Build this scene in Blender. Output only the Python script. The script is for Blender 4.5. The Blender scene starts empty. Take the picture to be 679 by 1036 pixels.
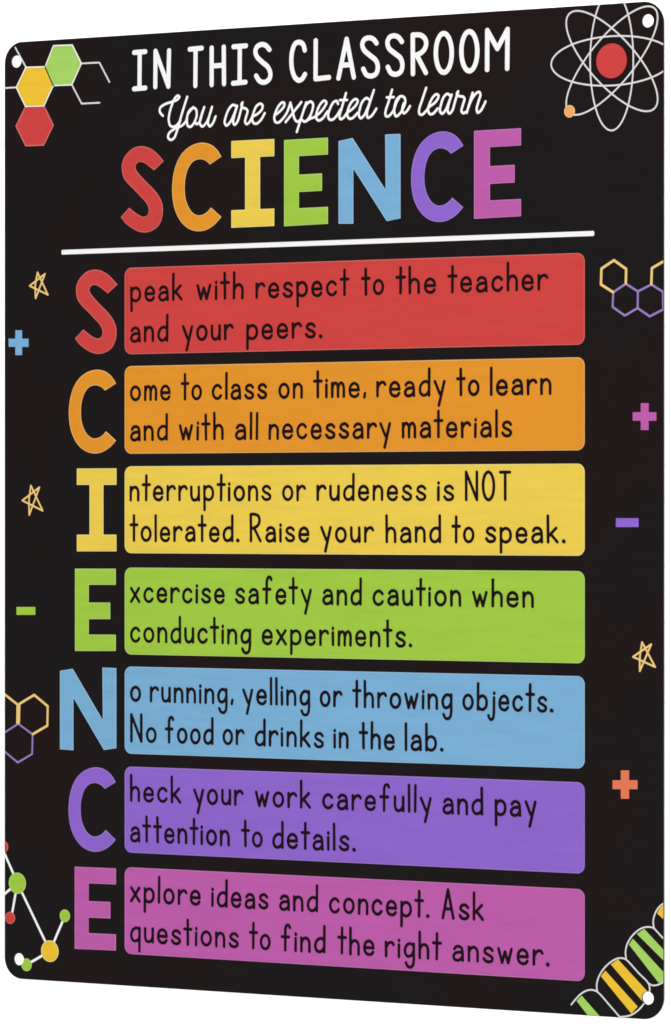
import bpy, math, random
import numpy as np
from mathutils import Vector

scene = bpy.context.scene
COL = scene.collection

# ------------------------------------------------------------------ pose of the sign and camera
SW, SH = 0.240, 0.300                 # the tin plate: 24 x 30 cm, seen turned by about 32 degrees
FPX, PW, PH = 4844.0, 679.0, 1036.0   # focal length in photograph pixels, photograph size
CX, HY = 339.5, 516.4                 # principal point x, horizon y
XL, XR, HL, HR = 4.6, 671.8, 946.2, 1032.5
ZL, ZR = FPX * SH / HL, FPX * SH / HR
XcL, XcR = (XL - CX) / FPX * ZL, (XR - CX) / FPX * ZR
dX, dZ = XcR - XcL, ZL - ZR
SW = math.hypot(dX, dZ)
CT, ST = dX / SW, dZ / SW
YAW = math.atan2(ST, CT)
BASE_Z = 1.30                         # height of the middle of the sign above the studio floor

def uv(x, y):
    """photograph pixel -> millimetres on the plate (u right, v down from its upper left corner)"""
    k = (x - CX) / FPX
    u = (k * ZL - XcL) / (CT + k * ST)
    z = ZL - u * ST
    v = (y - HY) / FPX * z + SH / 2
    return (u * 1000, v * 1000)

cam_d = bpy.data.cameras.new("camera")
cam = bpy.data.objects.new("camera", cam_d)
COL.objects.link(cam)
cam_d.sensor_fit = 'HORIZONTAL'
cam_d.sensor_width = 36.0
cam_d.lens = FPX / PW * 36.0
cam_d.clip_start, cam_d.clip_end = 0.05, 200
right, fwd = Vector((CT, ST, 0)), Vector((-ST, CT, 0))
left_mid = Vector((-SW / 2, 0, BASE_Z))
cam.location = left_mid - right * XcL - fwd * ZL
cam.rotation_euler = (math.radians(90), 0, YAW)
cam_d.shift_y = -(PH / 2 - HY) / PW
scene.camera = cam

# ------------------------------------------------------------------ light
world = bpy.data.worlds.new("World")
scene.world = world
world.use_nodes = True
bg = world.node_tree.nodes["Background"]
bg.inputs[0].default_value = (1.0, 1.0, 1.0, 1)
bg.inputs[1].default_value = 0.24

def area(name, loc, aim, size, power):
    d = bpy.data.lights.new(name, 'AREA')
    d.shape = 'SQUARE'; d.size = size; d.energy = power
    o = bpy.data.objects.new(name, d); COL.objects.link(o)
    o.location = loc
    o.rotation_euler = (Vector(aim) - Vector(loc)).to_track_quat('-Z', 'Y').to_euler()
    return o

area("key_softbox", (0.5, -2.0, BASE_Z + 2.2), (0, 0, BASE_Z), 1.2, 80)
area("low_softbox", (1.9, -1.3, BASE_Z - 0.5), (0, 0, BASE_Z), 0.9, 16)
area("backdrop_fill_light", (-0.9, 0.5, BASE_Z + 2.2), (-1.0, 1.8, BASE_Z - 0.2), 1.5, 110)  # unseen lamp, added to lift the backdrop to full white

vs = scene.view_settings
vs.view_transform = 'Standard'; vs.look = 'None'; vs.exposure = 0.0; vs.gamma = 1.0
scene.render.engine = 'CYCLES'
scene.cycles.max_bounces = 6
scene.cycles.filter_width = 1.65

# ------------------------------------------------------------------ materials
LIGHT = 1.21     # light falling on the plate: paint colours are the photographed ones divided by it

def lin(c):
    c = c / 255.0
    return c / 12.92 if c <= 0.04045 else ((c + 0.055) / 1.055) ** 2.4

def base(rgb):
    return [min(0.9, lin(c) / LIGHT) for c in rgb]

def mat(name, rgb, rough=0.55, spec=0.15, var=0.045, stretch=(9, 9, 85), metal=0.0, tint=None, tint_scale=18):
    m = bpy.data.materials.new(name); m.use_nodes = True
    nt = m.node_tree; b = nt.nodes["Principled BSDF"]
    tc = nt.nodes.new("ShaderNodeTexCoord")
    mp = nt.nodes.new("ShaderNodeMapping"); mp.inputs['Scale'].default_value = stretch
    nt.links.new(tc.outputs['Object'], mp.inputs[0])
    nz = nt.nodes.new("ShaderNodeTexNoise"); nz.inputs['Scale'].default_value = 4.0; nz.inputs['Detail'].default_value = 5.0
    nz.inputs['Roughness'].default_value = 0.65
    nt.links.new(mp.outputs[0], nz.inputs['Vector'])
    c = base(rgb)
    lo = [x * (1 - var) for x in c]; hi = [min(0.92, x * (1 + var)) for x in c]
    cr = nt.nodes.new("ShaderNodeValToRGB")
    cr.color_ramp.elements[0].position = 0.32; cr.color_ramp.elements[1].position = 0.68
    cr.color_ramp.elements[0].color = (*lo, 1); cr.color_ramp.elements[1].color = (*hi, 1)
    nt.links.new(nz.outputs['Fac'], cr.inputs[0])
    out = cr.outputs[0]
    if tint:
        n2 = nt.nodes.new("ShaderNodeTexNoise"); n2.inputs['Scale'].default_value = tint_scale; n2.inputs['Detail'].default_value = 2.0
        nt.links.new(tc.outputs['Object'], n2.inputs['Vector'])
        r2 = nt.nodes.new("ShaderNodeValToRGB")
        r2.color_ramp.elements[0].position = 0.42; r2.color_ramp.elements[1].position = 0.62
        r2.color_ramp.elements[0].color = (0, 0, 0, 1); r2.color_ramp.elements[1].color = (1, 1, 1, 1)
        nt.links.new(n2.outputs['Fac'], r2.inputs[0])
        mx = nt.nodes.new("ShaderNodeMix"); mx.data_type = 'RGBA'
        nt.links.new(r2.outputs[0], mx.inputs[0])
        nt.links.new(out, mx.inputs[6]); mx.inputs[7].default_value = (*base(tint), 1)
        out = mx.outputs[2]
    nt.links.new(out, b.inputs['Base Color'])
    b.inputs['Roughness'].default_value = rough
    b.inputs['Specular IOR Level'].default_value = spec
    b.inputs['Metallic'].default_value = metal
    return m

M = {
    'black':  mat("black_enamel", (26, 23, 24), 0.5, 0.08, 0.10, tint=(31, 21, 21)),
    'metal':  mat("bare_tin_edge", (150, 150, 150), 0.35, 0.5, 0.05, metal=0.6),
    'white':  mat("white_ink", (249, 248, 247), 0.6, 0.1, 0.01),
    'pale':   mat("pale_line_ink", (222, 221, 221), 0.6, 0.1, 0.01),
    'red':    mat("red_ink", (207, 66, 63)),
    'orange': mat("orange_ink", (228, 148, 40)),
    'yellow': mat("yellow_ink", (237, 205, 78)),
    'green':  mat("green_ink", (160, 202, 66)),
    'blue':   mat("blue_ink", (122, 175, 214)),
    'purple': mat("purple_ink", (143, 101, 205)),
    'pink':   mat("pink_ink", (190, 92, 170)),
    'ink':    mat("dark_text_ink", (26, 10, 15), 0.6, 0.1, 0.1),
    'lime':   mat("lime_ink", (166, 211, 100)),
    'amber':  mat("amber_ink", (240, 194, 52)),
    'peach':  mat("peach_ink", (242, 168, 100)),
    'sand':   mat("sand_ink", (241, 200, 126)),
    'lilac':  mat("lilac_ink", (150, 125, 190)),
    'coral':  mat("coral_ink", (230, 122, 86)),
}
for c, rgb in {'red': (216, 112, 108), 'orange': (240, 184, 112), 'yellow': (247, 228, 140), 'green': (188, 217, 122),
               'blue': (156, 197, 226), 'purple': (165, 130, 214), 'pink': (204, 122, 186)}.items():
    M[c + '_rim'] = mat(c + "_pale_edge_ink", rgb)

# ------------------------------------------------------------------ shapes on the plate (distance fields -> meshes)
def smooth(pts, n=8, closed=False):
    """Catmull-Rom curve through the points"""
    P = [np.array(p, float) for p in pts]
    if len(P) < 3: return [tuple(p) for p in P]
    out = []
    N = len(P)
    rng = range(N) if closed else range(N - 1)
    for i in rng:
        if closed:
            p0, p1, p2, p3 = P[(i - 1) % N], P[i], P[(i + 1) % N], P[(i + 2) % N]
        else:
            p1, p2 = P[i], P[i + 1]
            p0 = P[i - 1] if i > 0 else 2 * p1 - p2
            p3 = P[i + 2] if i + 2 < N else 2 * p2 - p1
        t1 = max(np.linalg.norm(p1 - p0), 1e-9) ** 0.5
        t2 = t1 + max(np.linalg.norm(p2 - p1), 1e-9) ** 0.5
        t3 = t2 + max(np.linalg.norm(p3 - p2), 1e-9) ** 0.5
        for s in range(n):
            t = t1 + (t2 - t1) * s / n
            A1 = (t1 - t) / t1 * p0 + t / t1 * p1
            A2 = (t2 - t) / (t2 - t1) * p1 + (t - t1) / (t2 - t1) * p2
            A3 = (t3 - t) / (t3 - t2) * p2 + (t - t2) / (t3 - t2) * p3
            B1 = (t2 - t) / t2 * A1 + t / t2 * A2
            B2 = (t3 - t) / (t3 - t1) * A2 + (t - t1) / (t3 - t1) * A3
            out.append(tuple((t2 - t) / (t2 - t1) * B1 + (t - t1) / (t2 - t1) * B2))
    if not closed: out.append(tuple(P[-1]))
    return out

def ellipse(cx, cy, rx, ry, rot=0.0, n=72):
    c, s = math.cos(rot), math.sin(rot)
    r = []
    for k in range(n + 1):
        a = 2 * math.pi * k / n
        x, y = rx * math.cos(a), ry * math.sin(a)
        r.append((cx + x * c - y * s, cy + x * s + y * c))
    return r

class Stroke:
    def __init__(s, pts, w): s.pts = [tuple(p) for p in pts]; s.r = w / 2; s.pad = s.r
    def dist(s, X, Y):
        d = np.full(X.shape, 1e9)
        P = s.pts if len(s.pts) > 1 else [s.pts[0], s.pts[0]]
        for (x0, y0), (x1, y1) in zip(P[:-1], P[1:]):
            ex, ey = x1 - x0, y1 - y0
            L = ex * ex + ey * ey
            t = np.clip(((X - x0) * ex + (Y - y0) * ey) / L, 0, 1) if L > 1e-12 else 0.0
            d = np.minimum(d, np.hypot(X - x0 - t * ex, Y - y0 - t * ey))
        return d - s.r

class Poly:
    def __init__(s, pts, rnd=0.0): s.pts = [tuple(p) for p in pts]; s.rnd = rnd; s.pad = rnd
    def dist(s, X, Y):
        d = np.full(X.shape, 1e9); ins = np.zeros(X.shape, bool)
        P = s.pts
        for (x0, y0), (x1, y1) in zip(P, P[1:] + P[:1]):
            ex, ey = x1 - x0, y1 - y0
            L = ex * ex + ey * ey
            if L < 1e-12: continue
            t = np.clip(((X - x0) * ex + (Y - y0) * ey) / L, 0, 1)
            d = np.minimum(d, np.hypot(X - x0 - t * ex, Y - y0 - t * ey))
            if abs(ey) > 1e-12:
                c = ((y0 > Y) != (y1 > Y)) & (X < x0 + (Y - y0) / ey * ex)
                ins ^= c
        return np.where(ins, -d, d) - s.rnd

class Disc:
    def __init__(s, c, r): s.pts = [(c[0] - r, c[1] - r), (c[0] + r, c[1] + r)]; s.c = c; s.r = r; s.pad = 0
    def dist(s, X, Y): return np.hypot(X - s.c[0], Y - s.c[1]) - s.r

WMM, HMM = SW * 1000, SH * 1000
CORNER = 6.8
HOLES = [uv(16.5, 62.1), uv(655.5, 20.9), uv(19.1, 970.5), uv(655.6, 1010.0)]
HOLE_R = 1.9

def plate_dist(X, Y, inset=0.15):
    hx, hy = WMM / 2 - inset, HMM / 2 - inset
    r = CORNER - inset
    qx = np.abs(X - WMM / 2) - hx + r; qy = np.abs(Y - HMM / 2) - hy + r
    d = np.hypot(np.maximum(qx, 0), np.maximum(qy, 0)) + np.minimum(np.maximum(qx, qy), 0) - r
    for h in HOLES:
        d = np.maximum(d, (HOLE_R + 0.12) - np.hypot(X - h[0], Y - h[1]))
    return d

LAYER = 7e-5
def link(name, me, m, parent, label=None):
    o = bpy.data.objects.new(name, me)
    COL.objects.link(o)
    me.materials.append(m)
    if parent: o.parent = parent
    if label: o['label'] = label
    return o

def printed(name, prims, m, parent, layer, h=0.12, clip=False, inset=0.0, label=None):
    """ink of one colour on the plate: union of the shapes, as ONE flat mesh without overlaps"""
    xs = [p[0] for q in prims for p in q.pts]; ys = [p[1] for q in prims for p in q.pts]
    pad = max(q.pad for q in prims) + 3 * h
    x0, y0 = min(xs) - pad, min(ys) - pad
    nx = int(math.ceil((max(xs) + pad - x0) / h)) + 1; ny = int(math.ceil((max(ys) + pad - y0) / h)) + 1
    gx = x0 + np.arange(nx) * h; gy = y0 + np.arange(ny) * h
    D = np.full((ny, nx), 1e3)
    for q in prims:
        a = [p[0] for p in q.pts]; b = [p[1] for p in q.pts]; pd = q.pad + 2.5 * h
        i0 = max(0, int((min(a) - pd - x0) / h)); i1 = min(nx, int((max(a) + pd - x0) / h) + 2)
        j0 = max(0, int((min(b) - pd - y0) / h)); j1 = min(ny, int((max(b) + pd - y0) / h) + 2)
        X, Y = np.meshgrid(gx[i0:i1], gy[j0:j1])
        D[j0:j1, i0:i1] = np.minimum(D[j0:j1, i0:i1], q.dist(X, Y))
    D += inset
    if clip:
        X, Y = np.meshgrid(gx, gy)
        D = np.maximum(D, plate_dist(X, Y))
    D = np.where(np.abs(D) < 1e-7, 1e-7, D)
    I = D < 0
    cnt = I[:-1, :-1].astype(int) + I[:-1, 1:] + I[1:, 1:] + I[1:, :-1]
    verts, faces, vid = [], [], {}
    def V(key, x, y):
        k = vid.get(key)
        if k is None:
            k = vid[key] = len(verts)
            verts.append((x / 1000 - SW / 2, -LAYER * layer, SH / 2 - y / 1000))
        return k
    for j, i in zip(*np.nonzero((cnt > 0) & (cnt < 4))):
        cs = ((i, j), (i + 1, j), (i + 1, j + 1), (i, j + 1))
        f = []
        for k in range(4):
            (a, b), (c, d) = cs[k], cs[(k + 1) % 4]
            da, dc = D[b, a], D[d, c]
            if da < 0: f.append(V((a, b, 0), gx[a], gy[b]))
            if (da < 0) != (dc < 0):
                t = da / (da - dc)
                kx, ky = min(a, c), min(b, d)
                f.append(V((kx, ky, 1 if b == d else 2), gx[a] + (gx[c] - gx[a]) * t, gy[b] + (gy[d] - gy[b]) * t))
        if len(f) > 2: faces.append(f[::-1])
    full = cnt == 4
    for j in range(ny - 1):
        row = np.flatnonzero(np.diff(np.concatenate(([0], full[j].astype(int), [0]))))
        for s, e in zip(row[::2], row[1::2]):
            faces.append([V((s, j + 1, 0), gx[s], gy[j + 1]), V((e, j + 1, 0), gx[e], gy[j + 1]),
                          V((e, j, 0), gx[e], gy[j]), V((s, j, 0), gx[s], gy[j])])
    me = bpy.data.meshes.new(name)
    me.from_pydata(verts, [], faces); me.update()
    return link(name, me, m, parent, label)

def Z(ox, oy, sc):
    """points read off an enlargement whose corner is (ox, oy) and whose scale is sc"""
    return lambda *pts: [uv(ox + p[0] / sc, oy + p[1] / sc) for p in pts]

# ------------------------------------------------------------------ the setting: white studio sweep
def sweep():
    prof = [(-4.0, 0.0), (0.8, 0.0)]
    R = 0.9
    for k in range(1, 17):
        a = math.pi / 2 * k / 16
        prof.append((0.8 + R * math.sin(a), R - R * math.cos(a)))
    prof.append((1.7, 4.2))
    vs_, fs = [], []
    for y, z in prof:
        vs_ += [(-5, y, z), (4, y, z)]
    for k in range(len(prof) - 1):
        fs.append((2 * k, 2 * k + 1, 2 * k + 3, 2 * k + 2))
    me = bpy.data.meshes.new("backdrop"); me.from_pydata(vs_, [], fs); me.update()
    for p in me.polygons: p.use_smooth = True
    o = link("backdrop", me, mat("white_paper", (252, 252, 251), 0.9, 0.0, 0.004, stretch=(2, 2, 2)), None)
    o['kind'] = 'structure'
sweep()

# ------------------------------------------------------------------ the sign
sign = bpy.data.objects.new("classroom_sign", None)
COL.objects.link(sign)
sign.location = (0, 0, BASE_Z)
sign.empty_display_size = 0.05
sign['label'] = "black rounded metal classroom sign with rainbow SCIENCE rules upright before plain white backdrop"
sign['category'] = "sign"

def plate():
    cu = bpy.data.curves.new("panel", 'CURVE'); cu.dimensions = '2D'; cu.fill_mode = 'BOTH'
    def spline(pts):
        s = cu.splines.new('POLY'); s.points.add(len(pts) - 1)
        for q, (x, y) in zip(s.points, pts): q.co = (x / 1000 - SW / 2, SH / 2 - y / 1000, 0, 1)
        s.use_cyclic_u = True
    out = []
    for cx, cy, a0 in ((CORNER, CORNER, 180), (WMM - CORNER, CORNER, 270), (WMM - CORNER, HMM - CORNER, 0), (CORNER, HMM - CORNER, 90)):
        for k in range(21):
            a = math.radians(a0 + 90 * k / 20)
            out.append((cx + CORNER * math.cos(a), cy + CORNER * math.sin(a)))
    spline(out)
    for c in HOLES: spline(ellipse(c[0], c[1], HOLE_R, HOLE_R, 0, 40)[:-1])
    cu.extrude = 0.00018; cu.bevel_depth = 0.00012; cu.bevel_resolution = 3; cu.offset = -0.00012
    tmp = bpy.data.objects.new("panel_curve", cu); COL.objects.link(tmp)
    dg = bpy.context.evaluated_depsgraph_get()
    me = bpy.data.meshes.new_from_object(tmp.evaluated_get(dg))
    bpy.data.objects.remove(tmp)
    me.name = "panel"
    for v in me.vertices:                      # curve XY plane -> upright plate facing -Y, front face at y = 0
        x, y, z = v.co
        v.co = (x, -z + 0.0003, y)
    me.update()
    me.materials.clear()
    o = link("panel", me, M['black'], sign)
    me.materials.append(M['metal'])
    for p in me.polygons:
        p.use_smooth = False
        if p.normal.y > -0.6: p.material_index = 1
    return o
plate()

# --- heading lines -------------------------------------------------------------------------------
a, b, c = Z(125, 30, 4.244), Z(280, 20, 5.223), Z(395, 15, 5.223)
TW = 1.56
def S(zf, *pts): return Stroke(zf(*smooth(pts)), TW)
def L(zf, *pts): return Stroke(zf(*pts), TW)
title = [
    L(a, (46, 98), (94, 94)), L(a, (70, 97), (69, 252)), L(a, (46, 254), (94, 250)),
    L(a, (137, 245), (138, 92), (193, 243), (196, 90)),
    L(a, (285, 84), (336, 79)), L(a, (310, 82), (309, 240)),
    L(a, (379, 78), (379, 236)), L(a, (431, 74), (432, 232)), L(a, (379, 156), (431, 152)),
    L(a, (473, 73), (526, 69)), L(a, (500, 71), (499, 226)), L(a, (471, 230), (524, 225)),
    S(a, (627, 85), (612, 68), (595, 63), (575, 72), (567, 92), (573, 115), (595, 138), (620, 160), (631, 188), (626, 212), (605, 226), (585, 220), (570, 198)),
    S(b, (149, 160), (140, 130), (122, 118), (100, 125), (84, 160), (78, 220), (85, 275), (100, 308), (118, 320), (135, 312), (150, 288)),
    L(b, (207, 110), (206, 312), (277, 304)),
    L(b, (327, 308), (370, 102), (408, 303)), L(b, (346, 240), (396, 236)),
    S(b, (528, 123), (512, 103), (490, 95), (465, 103), (453, 130), (463, 160), (490, 185), (525, 215), (535, 250), (525, 285), (500, 297), (475, 290), (458, 260)),
    S(b, (662, 115), (645, 93), (622, 84), (598, 92), (586, 118), (594, 150), (622, 175), (655, 203), (665, 240), (655, 275), (630, 288), (605, 280), (588, 250)),
    L(c, (119, 106), (120, 311)), S(c, (120, 106), (160, 107), (183, 125), (190, 155), (176, 188), (147, 209), (121, 215)), L(c, (140, 212), (188, 305)),
    Stroke(c(*ellipse(283, 201, 42, 103)), TW), Stroke(c(*ellipse(418, 192, 42, 104)), TW),
    L(c, (512, 289), (513, 82), (566, 178), (620, 76), (618, 283)),
]
printed("title_text", title, M['white'], sign, 1, label="white capital lettering reading IN THIS CLASSROOM")

r1, r2, r3, r4, r5 = Z(155, 85, 6.79), Z(215, 85, 6.79), Z(270, 80, 6.79), Z(335, 75, 6.79), Z(410, 75, 6.79)
CW = 0.80
def C(zf, *pts): return Stroke(zf(*smooth(pts)), CW)
script = [
    C(r1, (68, 218), (47, 192), (50, 162), (85, 137), (130, 122), (165, 108), (181, 88), (170, 79), (150, 97), (130, 142), (113, 200), (108, 250), (118, 285), (138, 294), (163, 282), (188, 250)),
    C(r1, (235, 87), (213, 155), (190, 232), (166, 318), (142, 373), (120, 383), (103, 365), (112, 335), (150, 307), (200, 284), (228, 250), (240, 205), (275, 160)),
    C(r1, (275, 160), (246, 188), (233, 240), (240, 288), (258, 293), (284, 262), (300, 213), (295, 174), (276, 160)),
    C(r1, (284, 262), (302, 274), (320, 258), (335, 212), (352, 158)),
    C(r1, (352, 158), (330, 222), (322, 272), (338, 291), (364, 268), (388, 215), (405, 157)),
    C(r1, (405, 157), (385, 225), (378, 272), (390, 290), (410, 270), (430, 222)),
    C(r2, (166, 152), (142, 143), (115, 170), (92, 225), (85, 268), (97, 285), (122, 262), (150, 205), (170, 150)),
    C(r2, (170, 150), (150, 220), (143, 263), (152, 279), (170, 262), (192, 195), (208, 126)),
    C(r2, (208, 126), (200, 138), (207, 160), (232, 170), (242, 186), (232, 225), (225, 260), (236, 275), (256, 260), (275, 226), (312, 204), (340, 174), (345, 147), (330, 135), (305, 150), (285, 190), (274, 240), (283, 267), (303, 272), (333, 247), (360, 200)),
    C(r3, (56, 248), (95, 217), (119, 186), (121, 165), (108, 160), (85, 180), (62, 225), (52, 265), (60, 294), (80, 298), (110, 272), (140, 228), (163, 162)),
    C(r3, (163, 162), (178, 220), (196, 280), (214, 292), (236, 274)), C(r3, (130, 295), (185, 225), (238, 158)),
    C(r3, (272, 160), (240, 258), (207, 362)),
    C(r3, (253, 215), (275, 172), (302, 154), (318, 170), (310, 225), (284, 275), (260, 292), (242, 280)),
    C(r3, (268, 290), (305, 268), (325, 262), (368, 228), (400, 186), (410, 160), (395, 148), (370, 170), (346, 220), (340, 264), (355, 284), (382, 272), (418, 222)),
    C(r3, (490, 170), (482, 151), (462, 156), (436, 200), (422, 250), (430, 275), (450, 279), (478, 255), (508, 208)),
    C(r3, (545, 96), (518, 190), (500, 258), (508, 275), (530, 262), (552, 232), (590, 204), (618, 171), (625, 147), (610, 137), (585, 155), (560, 205), (554, 250), (568, 271), (590, 267), (625, 232)),
    C(r3, (503, 144), (552, 143)),
    C(r4, (266, 178), (245, 164), (217, 188), (198, 240), (192, 283), (205, 302), (228, 282), (252, 232), (270, 185)),
    C(r4, (295, 110), (266, 200), (247, 272), (254, 299), (275, 290), (295, 265), (312, 237)),
    C(r4, (420, 107), (396, 190), (375, 258), (378, 288), (396, 288), (428, 252), (452, 190), (475, 152)), C(r4, (384, 160), (431, 157)),
    C(r4, (475, 152), (454, 172), (438, 217), (436, 265), (448, 289), (472, 272), (496, 234), (511, 188), (504, 160), (486, 150)),
    C(r4, (500, 200), (490, 240), (500, 268), (521, 254), (543, 219)),
    C(r5, (145, 94), (120, 170), (97, 243), (98, 270), (114, 279), (140, 258), (167, 224), (200, 200), (224, 170), (230, 147), (215, 138), (190, 160), (166, 210), (158, 248), (172, 274), (192, 271), (224, 236)),
    C(r5, (314, 152), (292, 135), (267, 155), (248, 205), (240, 253), (254, 271), (277, 248), (300, 195), (320, 141)),
    C(r5, (320, 141), (300, 205), (293, 253), (305, 270), (325, 249), (345, 182), (365, 118)),
    C(r5, (365, 118), (356, 135), (372, 150), (400, 156), (408, 170), (396, 215), (388, 254), (400, 267), (422, 258)),
    C(r5, (464, 128), (446, 190), (424, 264)),
    C(r5, (436, 222), (462, 165), (488, 132), (508, 122), (518, 138), (505, 187), (492, 240), (500, 264), (520, 250), (540, 215), (553, 188)),
]
printed("script_text", script, M['white'], sign, 1, h=0.09, label="white handwriting reading You are expected to learn")

# --- the SCIENCE letters, traced once and reused at both sizes --------------------------------------
zS, zC, zI, zE, zN = Z(70, 265, 10.36), Z(65, 365, 10.36), Z(70, 465, 10.36), Z(70, 568, 10.36), Z(330, 125, 8.4875)
OUT = {
 'S': zS(*(smooth([(507, 237), (450, 170), (385, 115), (320, 86), (265, 80), (200, 95), (145, 135), (100, 190), (75, 260), (75, 330), (95, 405), (140, 465), (200, 525), (265, 595), (320, 655), (350, 720), (347, 770), (325, 798), (295, 803), (250, 785), (200, 750), (150, 708)])
        + smooth([(62, 803), (110, 865), (180, 920), (250, 955), (320, 965), (390, 945), (450, 900), (485, 830), (498, 750), (490, 670), (460, 600), (400, 520), (330, 450), (265, 380), (222, 322), (214, 285), (230, 255), (265, 240), (310, 255), (360, 292), (407, 330)]))),
 'C': zC(*(smooth([(545, 237), (500, 165), (440, 115), (370, 93), (300, 98), (220, 132), (150, 195), (98, 285), (65, 400), (52, 530), (58, 650), (82, 760), (130, 860), (200, 935), (280, 970), (360, 972), (430, 945), (490, 900), (545, 838)])
        + smooth([(440, 740), (400, 785), (350, 812), (300, 813), (250, 780), (210, 715), (186, 640), (178, 560), (181, 470), (197, 390), (226, 320), (272, 272), (330, 256), (385, 272), (430, 312)]))),
 'I': zI((82, 94), (497, 92), (497, 265), (360, 265), (360, 787), (497, 787), (497, 962), (82, 962), (82, 787), (215, 787), (215, 265), (82, 265)),
 'E': zE((62, 75), (490, 75), (490, 245), (207, 245), (207, 432), (432, 432), (432, 607), (207, 607), (207, 770), (490, 772), (490, 943), (62, 943)),
 'N': zN((108, 148), (228, 120), (512, 568), (508, 90), (640, 86), (640, 815), (522, 840), (235, 385), (235, 862), (108, 862)),
}
for k, pts in OUT.items():
    P = np.array(pts); lo, hi = P.min(0), P.max(0)
    OUT[k] = (P - lo) / (hi - lo)

def big_letter(name, ch, x0, x1, ytop, xt, ybot, xb, colour, label):
    u0, u1 = uv(x0, 500)[0], uv(x1, 500)[0]
    v0, v1 = uv(xt, ytop)[1], uv(xb, ybot)[1]
    pts = [(u0 + p[0] * (u1 - u0), v0 + p[1] * (v1 - v0)) for p in OUT[ch]]
    o = printed(name, [Poly(pts)], M[colour + '_rim'], sign, 1, h=0.15, label=label)
    printed("letter_face", [Poly(pts)], M[colour], o, 2, h=0.15, inset=0.30)
    return o

RAINBOW = ['red', 'orange', 'yellow', 'green', 'blue', 'purple', 'pink']
heads = [('S', 122.3, 165.9, 147.7, 145, 235.2, 147), ('C', 174.3, 224.2, 144.3, 203, 233.9, 203), ('I', 234.2, 277.7, 141.5, 256, 229.6, 256),
         ('E', 287.6, 332.0, 140.2, 310, 228.0, 310), ('N', 342.7, 405.4, 135.5, 398, 226.6, 350), ('C', 416.1, 469.0, 133.0, 445, 224.5, 445),
         ('E', 479.8, 527.4, 130.8, 503, 220.5, 503)]
for (ch, x0, x1, yt, xt, yb, xb), colr in zip(heads, RAINBOW):
    big_letter("heading_letter", ch, x0, x1, yt, xt, yb, xb, colr, f"large {colr} heading letter {ch} of the word SCIENCE")
rows = [('S', 76.0, 118.9, 272.7, 97, 358.1, 97), ('C', 69.8, 117.6, 374.0, 98, 458.8, 98), ('I', 77.9, 118.0, 473.9, 98, 557.9, 98),
        ('E', 76.0, 117.3, 575.2, 97, 659.0, 97), ('N', 60.8, 117.9, 675.5, 110, 758.9, 70), ('C', 69.5, 117.3, 776.3, 97, 861.8, 97),
        ('E', 75.7, 117.5, 877.6, 97, 961.3, 97)]
for (ch, x0, x1, yt, xt, yb, xb), colr in zip(rows, RAINBOW):
    big_letter("initial_letter", ch, x0, x1, yt, xt, yb, xb, colr, f"{colr} initial letter {ch} left of the {colr} bar")

# --- divider -----------------------------------------------------------------------------------------
p0, p1 = uv(62.3, 255.0), uv(601.4, 236.3)
vm = (p0[1] + p1[1]) / 2
printed("divider_line", [Poly([(p0[0] + .4, vm - .35), (p1[0] - .4, vm - .35), (p1[0] - .4, vm + .35), (p0[0] + .4, vm + .35)], 0.4)], M['white'], sign, 1,
        label="long white line under the heading")

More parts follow.
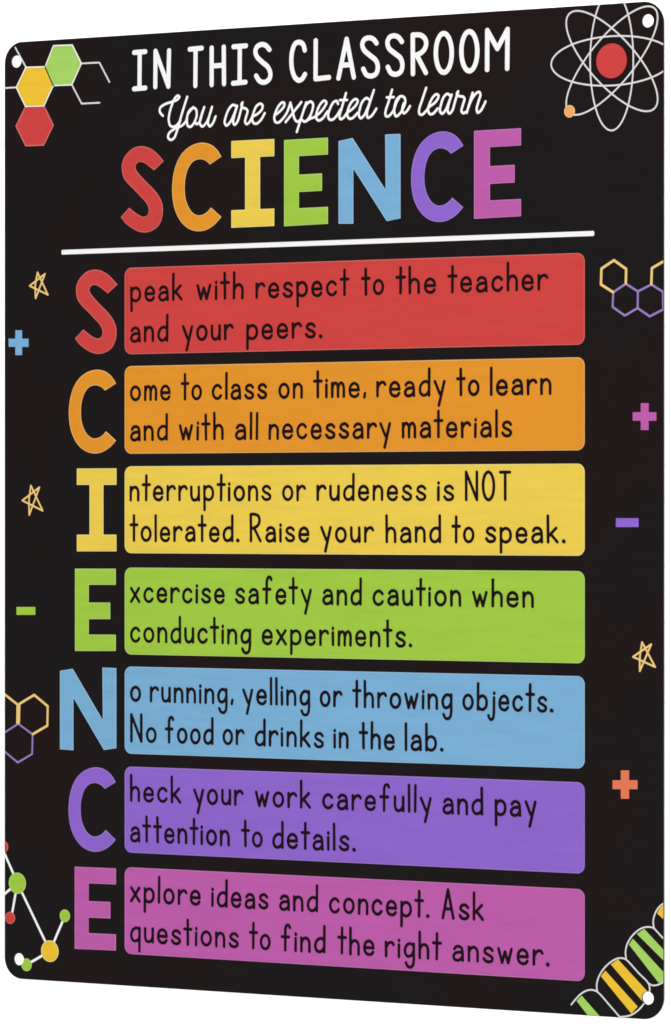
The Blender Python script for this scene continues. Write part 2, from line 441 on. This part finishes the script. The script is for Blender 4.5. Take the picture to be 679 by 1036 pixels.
# --- the handwriting alphabet: strokes in units of the x-height ------------------------------------------
def bowl_r(): return smooth([(0, .70), (.16, .92), (.38, 1), (.62, .86), (.72, .52), (.64, .17), (.40, 0), (.17, .05), (0, .22)])
def bowl_l(h=0.0): return smooth([(.70, .86), (.52, .99), (.32, .98), (.09, .78), (0, .45), (.08, .13), (.28, 0), (.50, .06), (.70, .30)])
def arch(x0, x1): 
    w = x1 - x0
    return smooth([(x0, .60), (x0 + .22 * w, .90), (x0 + .58 * w, 1.0), (x0 + .90 * w, .85), (x1, .58), (x1, .3), (x1, 0)])
G = {
 'a': [smooth([(.06, .80), (.18, .96), (.38, 1), (.58, .90), (.66, .66), (.68, .3), (.69, 0)]), smooth([(.66, .56), (.40, .58), (.14, .50), (0, .26), (.10, .04), (.32, -.01), (.55, .10), (.68, .30)])],
 'b': [[(0, 1.9), (0, 0)], bowl_r()],
 'c': [smooth([(.66, .80), (.53, .95), (.36, 1), (.12, .85), (0, .5), (.10, .15), (.33, 0), (.53, .05), (.68, .22)])],
 'd': [[(.71, 1.9), (.71, 0)], bowl_l()],
 'e': [[(.03, .50), (.70, .50)], smooth([(.70, .50), (.63, .82), (.37, 1), (.11, .86), (0, .48), (.10, .13), (.36, 0), (.56, .05), (.68, .20)])],
 'f': [smooth([(.64, 1.72), (.55, 1.88), (.40, 1.88), (.29, 1.68), (.27, 1.3), (.27, .6), (.27, 0)]), [(0, 1.0), (.56, 1.0)]],
 'g': [smooth([(.66, .86), (.46, 1), (.22, .94), (.03, .66), (.02, .34), (.14, .10), (.34, .06), (.54, .18), (.67, .42)]), smooth([(.69, 1.0), (.69, .4), (.69, -.25), (.61, -.60), (.42, -.74), (.20, -.66), (.08, -.42)])],
 'h': [[(0, 1.9), (0, 0)], arch(0, .64)],
 'i': [[(0, .90), (0, 0)], [(.01, 1.24), (.01, 1.19)]],
 'j': [smooth([(.45, .90), (.45, .3), (.44, -.35), (.36, -.64), (.20, -.72), (.07, -.60), (0, -.42)]), [(.46, 1.24), (.46, 1.19)]],
 'k': [[(0, 1.9), (0, 0)], [(.60, 1.02), (.03, .42)], [(.20, .58), (.68, 0)]],
 'l': [[(0, 1.9), (0, 0)]],
 'm': [[(0, .98), (0, 0)], arch(0, .46), arch(.46, .92)],
 'n': [[(0, 1.0), (0, 0)], arch(0, .64)],
 'o': [ellipse(.37, .5, .37, .5, 0, 32)],
 'p': [[(0, 1.0), (0, -.74)], bowl_r()],
 'q': [[(.69, 1.0), (.69, -.74)], bowl_l()],
 'r': [[(0, 1.0), (0, 0)], smooth([(0, .58), (.14, .86), (.33, 1), (.50, .98), (.60, .84)])],
 's': [smooth([(.62, .82), (.49, .96), (.31, 1), (.10, .89), (.06, .71), (.20, .56), (.45, .44), (.63, .27), (.56, .07), (.34, 0), (.14, .05), (0, .22)])],
 't': [[(.28, 1.85), (.28, 0)], [(0, 1.16), (.57, 1.16)]],
 'u': [smooth([(0, 1.0), (0, .7), (.01, .35), (.10, .08), (.30, 0), (.50, .10), (.62, .36)]), [(.63, 1.0), (.64, 0)]],
 'w': [[(0, 1.0), (.25, 0), (.47, .80), (.69, 0), (.95, 1.0)]],
 'x': [[(0, 1.0), (.68, 0)], [(.66, 1.0), (0, 0)]],
 'y': [[(0, 1.0), (.37, .10)], [(.72, 1.0), (.30, -.74)]],
 'N': [[(0, 0), (0, 2.02), (.88, 0), (.88, 2.02)]],
 'O': [ellipse(.44, 1.01, .44, 1.03, 0, 40)],
 'T': [[(0, 2.0), (.78, 2.0)], [(.40, 2.0), (.40, 0)]],
 'A': [[(0, 0), (.42, 2.04), (.82, 0)], [(.15, .66), (.69, .66)]],
 'R': [[(0, 2.02), (0, 0)], smooth([(0, 2.02), (.32, 2.03), (.62, 1.90), (.72, 1.60), (.62, 1.24), (.34, 1.02), (0, .94)]), [(.26, 1.0), (.78, 0)]],
 ',': [[(.05, .24), (.0, -.04)]],
 '.': [[(0, .06), (.03, .04)]],
}
XH, TWB, GAP = 4.12, 0.96, 0.46

def write_line(words, basepts, rng):
    """words: (text, x of first ink, x of last ink in the photograph); basepts: points under the letters"""
    v = sum(uv(*p)[1] for p in basepts) / len(basepts) - TWB / 2
    prims = []
    for text, xa, xb in words:
        ua, ub = uv(xa, 500)[0] + TWB / 2, uv(xb, 500)[0] - TWB / 2
        pos, x = [], 0.0
        for k, chh in enumerate(text):
            w = max(p[0] for s in G[chh] for p in s)
            pos.append((x, w)); 
            nxt = text[k + 1] if k + 1 < len(text) else ''
            g = GAP
            if chh in 'r' : g -= .06
            if chh == 't' or nxt == 't': g -= .07
            if nxt == 'j': g -= .30
            if chh in 'NOTAR': g += .05
            x += w + g
        total = pos[-1][0] + pos[-1][1]
        sx = (ub - ua) / total if total > .2 else XH
        for chh, (px, w) in zip(text, pos):
            jy, sl = rng.uniform(-.02, .02), rng.uniform(-.015, .015)
            hs = rng.uniform(.985, 1.02)
            for s in G[chh]:
                prims.append(Stroke([(ua + (px + p[0] + sl * p[1]) * sx, v - (p[1] * hs + jy) * XH) for p in s], TWB * rng.uniform(.97, 1.05) * (1.25 if chh == '.' else 1)))
    return prims

BARS = [  # colour, (top-left y, top-right y, bottom-left y, bottom-right y) at x = 135 / 585, then the two lines of writing
 ('red', (271.0, 255.8, 358.6, 348.6),
  [("peak", 132.1, 185.2), ("with", 199, 247), ("respect", 258.8, 354), ("to", 366, 389), ("the", 400.4, 441.6), ("teacher", 452.9, 555.3)], [(183, 303.8), (349, 299.6), (420, 298), (547, 294.9)],
  [("and", 131.9, 170.7), ("your", 184.4, 237), ("peers.", 249.5, 326.4)], [(169, 345.9), (229, 344.6), (318, 342.4)]),
 ('orange', (370.5, 361.3, 459.3, 455.3),
  [("ome", 131.9, 173.2), ("to", 183.2, 204.7), ("class", 214.5, 270.8), ("on", 282.1, 306.9), ("time,", 317.1, 371), ("ready", 381, 451.3), ("to", 462, 485.6), ("learn", 496, 558.5)], [(160, 405.6), (305, 403.6), (557, 399.7)],
  [("and", 131.9, 170.2), ("with", 181.4, 226.8), ("all", 238, 261.6), ("necessary", 272, 396.2), ("materials", 406.9, 518.7)], [(169, 446.4), (260, 445.1), (502, 442.7)]),
 ('yellow', (472.0, 468.8, 560.1, 561.8),
  [("nterruptions", 131.4, 275.1), ("or", 285.8, 310.1), ("rudeness", 320.6, 431.8), ("is", 442.5, 460), ("NOT", 470.7, 517.7)], [(135, 507.6), (303, 507.1), (425, 506.8), (500, 507)],
  [("tolerated.", 131.4, 242.5), ("Raise", 253, 313.4), ("your", 324.4, 379), ("hand", 390.4, 446.8), ("to", 457.1, 480.5), ("speak.", 491.1, 572.5)], [(136, 548.4), (300, 549.1), (445, 549.5), (552, 550.1)]),
 ('green', (574.3, 577.7, 662.4, 670.7),
  [("xcercise", 131.9, 228), ("safety", 238, 315.9), ("and", 326.4, 366.5), ("caution", 377.2, 467.2), ("when", 478.2, 540.7)], [(135, 610.1), (365, 612.8), (538, 615)],
  [("conducting", 131.9, 254.6), ("experiments.", 265.1, 417.3)], [(140, 650.8), (240, 652.2), (391, 654.6)]),
 ('blue', (674.5, 683.9, 762.6, 777.3),
  [("o", 131.9, 143.1), ("running,", 151.9, 236.8), ("yelling", 245.5, 314.4), ("or", 323.9, 346.9), ("throwing", 356.5, 458.4), ("objects.", 468.1, 560.2)], [(137, 710.3), (278, 714.2), (335, 715.6), (535, 720.2)],
  [("No", 132.1, 158.9), ("food", 167.2, 216.5), ("or", 225.5, 248), ("drinks", 258, 328.2), ("in", 337.7, 353.2), ("the", 363.5, 400), ("lab.", 409.8, 449)], [(133, 751.4), (215, 753), (310, 756.6), (412, 760)]),
 ('purple', (775.8, 791.1, 864.1, 881.9),
  [("heck", 131.9, 183.9), ("your", 195.7, 247), ("work", 258.3, 315.1), ("carefully", 326.4, 437.4), ("and", 448, 489.5), ("pay", 500.9, 543.3)], [(133, 811.6), (182, 813), (313, 818.3), (488, 825.4)],
  [("attention", 131.9, 233), ("to", 244.3, 266.3), ("details.", 275.8, 360.2)], [(150, 853), (250, 857.1), (337, 860.9)]),
 ('pink', (878.0, 898.9, 965.9, 991.5),
  [("xplore", 131.9, 203.5), ("ideas", 214, 272), ("and", 282.6, 322.2), ("concept.", 333.2, 434.8), ("Ask", 447.1, 490.2)], [(135, 913.4), (200, 916.6), (321, 923.3), (488, 932.2)],
  [("questions", 131.9, 242), ("to", 252, 274.3), ("find", 284.3, 329.7), ("the", 341.4, 379.5), ("right", 389.7, 447.4), ("answer.", 457.8, 556.3)], [(150, 954.8), (190, 957), (328, 964.6), (440, 971.8), (535, 976.6)]),
]
rng = random.Random(4)
BU0, BU1, BR = uv(126.3, 500)[0], uv(591.8, 500)[0], 2.5
for colr, (yl, yr, bl, br), w1, b1, w2, b2 in BARS:
    t = (uv(135, yl)[1] + uv(580, yr)[1]) / 2; bt = (uv(135, bl)[1] + uv(575, br)[1]) / 2
    rect = [(BU0 + BR, t + BR), (BU1 - BR, t + BR), (BU1 - BR, bt - BR), (BU0 + BR, bt - BR)]
    bar = printed("rule_bar", [Poly(rect, BR)], M[colr + '_rim'], sign, 1, h=0.2, label=f"{colr} rounded bar with two lines of dark writing")
    printed("bar_face", [Poly(rect, BR)], M[colr], bar, 2, h=0.2, inset=0.28)
    for w, bp in ((w1, b1), (w2, b2)):
        printed("rule_text", write_line(w, bp, rng), M['ink'], bar, 3, h=0.1, label="dark handwriting reading " + " ".join(q[0] for q in w))

# --- icons -------------------------------------------------------------------------------------------
def icon(name, prims, m, layer=1, label=None, parent=None, **k):
    return printed(name, prims, m, parent or sign, layer, h=k.pop('h', 0.1), clip=True, label=label, **k)

z = Z(0, 30, 5.658)
hexes = [("lime", [(308, 92), (415, 88), (467, 193), (412, 315), (306, 319), (260, 213)]),
         ("amber", [(150, 216), (260, 213), (306, 319), (252, 436), (148, 439), (95, 330)]),
         ("red", [(148, 439), (252, 436), (305, 546), (250, 660), (148, 663), (93, 552)])]
BW = 0.54
bonds = [Stroke(z((88, 102), (150, 216)), BW), Stroke(z((20, 334), (95, 330)), BW), Stroke(z((467, 193), (570, 188), (627, 299)), BW), Stroke(z((412, 315), (468, 423), (570, 418)), BW)]
mol = icon("molecule_icon", bonds, M['pale'], label="white bonds of the hexagon molecule in the upper left corner")
for c_, p in hexes:
    outline = M['red_rim'] if c_ == 'red' else M['white']
    hx = icon("hexagon", [Stroke(z(*(p + p[:1])), 0.5)], outline, 2 if c_ != 'red' else 1, parent=mol, label=f"{c_} hexagon with a thin pale outline")
    icon("hexagon_face", [Poly(z(*p))], M[c_], 3 if c_ != 'red' else 2, parent=hx, inset=0.2)

z = Z(549, 0, 5.223)
cN = z((366, 321))[0]
orb = [Stroke(ellipse(cN[0], cN[1], 20.6, 7.3, math.radians(a_), 120), 0.52) for a_ in (0, 45, 90, 135)]
atom = icon("atom_icon", orb, M['pale'], 1, label="white orbits of the atom in the upper right corner")
icon("nucleus", [Disc(cN, 5.15)], M['red'], 2, parent=atom, label="red round nucleus of the atom")
e_ = icon("electron", [Disc(z((144, 588))[0], 1.85)], M['sand'], 2, parent=atom, label="small orange electron on an orbit")
icon("electron_face", [Disc(z((144, 588))[0], 1.5)], M['peach'], 3, parent=e_)

def star(z, top, ur, rl, bot, lf, label):
    mid = ((bot[0] + top[0]) / 2 - 14, (bot[1] + top[1]) / 2)
    icon("star_icon", [Stroke(z(*smooth([bot, mid, top])), .60), Stroke(z(top, rl), .60), Stroke(z(rl, lf), .60), Stroke(z(lf, ur), .60), Stroke(z(ur, bot), .60)],
         M['sand'], 1, label, h=0.08)
star(Z(0, 265, 10.36), (395, 110), (473, 125), (503, 343), (375, 380), (312, 250), "pale orange scribbled star left of the red bar")
star(Z(10, 485, 13.58), (290, 85), (408, 108), (453, 430), (268, 488), (172, 290), "pale orange scribbled star left of the yellow bar")
star(Z(630, 640, 13.86), (275, 135), (403, 165), (458, 482), (243, 540), (148, 340), "pale orange scribbled star beside the green bar")

def plus(z, x0, x1, y0, y1, vx0, vx1, hy0, hy1, m, label):
    P = z((vx0, y0), (vx1, y0), (vx1, hy0), (x1, hy0), (x1, hy1), (vx1, hy1), (vx1, y1), (vx0, y1), (vx0, hy1), (x0, hy1), (x0, hy0), (vx0, hy0))
    icon("plus_sign", [Poly(P, 0.12)], m, 1, label)
plus(Z(0, 265, 10.36), 95, 298, 720, 973, 165, 230, 808, 886, M['blue'], "small blue plus sign near the left edge")
plus(Z(600, 395, 8.595), 350, 550, 114, 341, 420, 483, 193, 260, M['pink'], "small pink plus sign near the right edge")
plus(Z(605, 770, 11.32), 173, 452, 111, 427, 268, 355, 224, 318, M['coral'], "small coral plus sign right of the purple bar")
for z, x0, x1, y0, y1, m, lab in ((Z(600, 505, 8.595), 203, 396, 168, 240, 'purple', "small purple minus sign right of the yellow bar"), (Z(0, 600, 11.32), 193, 404, 163, 247, 'green', "small green minus sign near the left edge")):
    icon("minus_sign", [Poly(z((x0, y0), (x1, y0), (x1, y1), (x0, y1)), 0.1)], M[m], 1, lab)

z = Z(600, 250, 8.595)
ring = icon("ring_icon", [Stroke(z(*p), 0.66) for p in ([(287, 318), (392, 385), (390, 530), (278, 595), (172, 520), (178, 392), (287, 318)], [(392, 385), (509, 325), (610, 388), (612, 542), (495, 602), (390, 530)])], M['lilac'], 1,
            label="purple hexagon outlines right of the red bar")
icon("ring_top", [Stroke(z((178, 392), (72, 325), (76, 187), (185, 114), (291, 190), (288, 316)), 0.8), Stroke(z((510, 322), (515, 183), (640, 110)), 0.8)], M['sand'], 2, parent=ring, label="yellow hexagon outlines of the ring drawing")
z = Z(0, 690, 11.32)
ring = icon("ring_icon", [Stroke(z(*p), 0.62) for p in ([(30, 595), (210, 478), (375, 600), (370, 825), (205, 922), (40, 785)],)], M['lilac'], 1, label="purple hexagon outlines near the left edge")
icon("ring_top", [Stroke(z((220, 470), (226, 250), (395, 148), (550, 278), (545, 500), (378, 598)), 0.8), Stroke(z((35, 125), (203, 258), (200, 470)), 0.8)], M['sand'], 2, parent=ring, label="yellow hexagon outlines of the ring drawing")

z = Z(0, 840, 6.9067)
bm_ = icon("ball_molecule", [Stroke(z(*p), 0.84) for p in ([(123, 370), (25, 145)], [(123, 370), (15, 460)], [(123, 370), (80, 610)], [(123, 370), (350, 845)], [(350, 845), (455, 598)], [(350, 845), (187, 940)])], M['white'], 1,
           label="white bonds of the ball molecule in the lower left corner")
for cen, r, m, rim, lab in (((123, 370), 3.4, 'green', 'green_rim', "large green ball of the molecule"), ((350, 845), 3.45, 'amber', 'yellow_rim', "large yellow ball of the molecule"), ((73, 612), 1.95, 'red', 'red_rim', "small red ball of the molecule"),
                            ((455, 598), 2.0, 'green', 'green_rim', "small green ball beside the pink letter"), ((187, 940), 2.05, 'green', 'green_rim', "small green ball by the corner hole"), ((24, 115), 2.0, 'red', 'red_rim', "red ball cut by the plate edge")):
    cc = z(cen)[0]
    bb = icon("ball", [Disc(cc, r)], M[rim], 2, parent=bm_, label=lab)
    icon("ball_face", [Disc(cc, r - 0.3)], M[m], 3, parent=bb)

z = Z(570, 900, 6.229)
def D(*pts): return Stroke(z(*smooth(pts)), 0.50)
dna = icon("dna_icon", [
    D((52, 725), (84, 686), (120, 652), (160, 634), (200, 636), (228, 655), (290, 725), (360, 806)),
    D((216, 642), (212, 602), (226, 548), (260, 495), (308, 452), (350, 433), (388, 436), (412, 455), (475, 525), (538, 592), (546, 635), (522, 700), (472, 762), (420, 794), (362, 803)),
    D((397, 437), (394, 390), (406, 340), (442, 285), (490, 247), (530, 236), (568, 242), (592, 265), (640, 318)),
    D((536, 590), (566, 604), (604, 598), (645, 575)),
    D((574, 246), (568, 202), (580, 152), (604, 112), (645, 78))], M['pale'], 2, label="white twisted strands of the DNA drawing in the lower right corner")
for cname, pts in (('lime', [(84, 702), (116, 668), (245, 815), (172, 815)]), ('amber', [(237, 545), (266, 511), (470, 738), (430, 782)]), ('amber', [(300, 472), (345, 440), (540, 652), (500, 705)]),
                   ('lime', [(414, 346), (440, 310), (650, 540), (632, 582), (602, 588)]), ('lime', [(465, 280), (510, 248), (650, 398), (650, 465)]), ('amber', [(592, 150), (608, 118), (650, 80), (650, 205)])):
    icon("rung", [Poly(z(*pts))], M[cname], 1, parent=dna, label=("green" if cname == 'lime' else "yellow") + " rung of the DNA drawing")
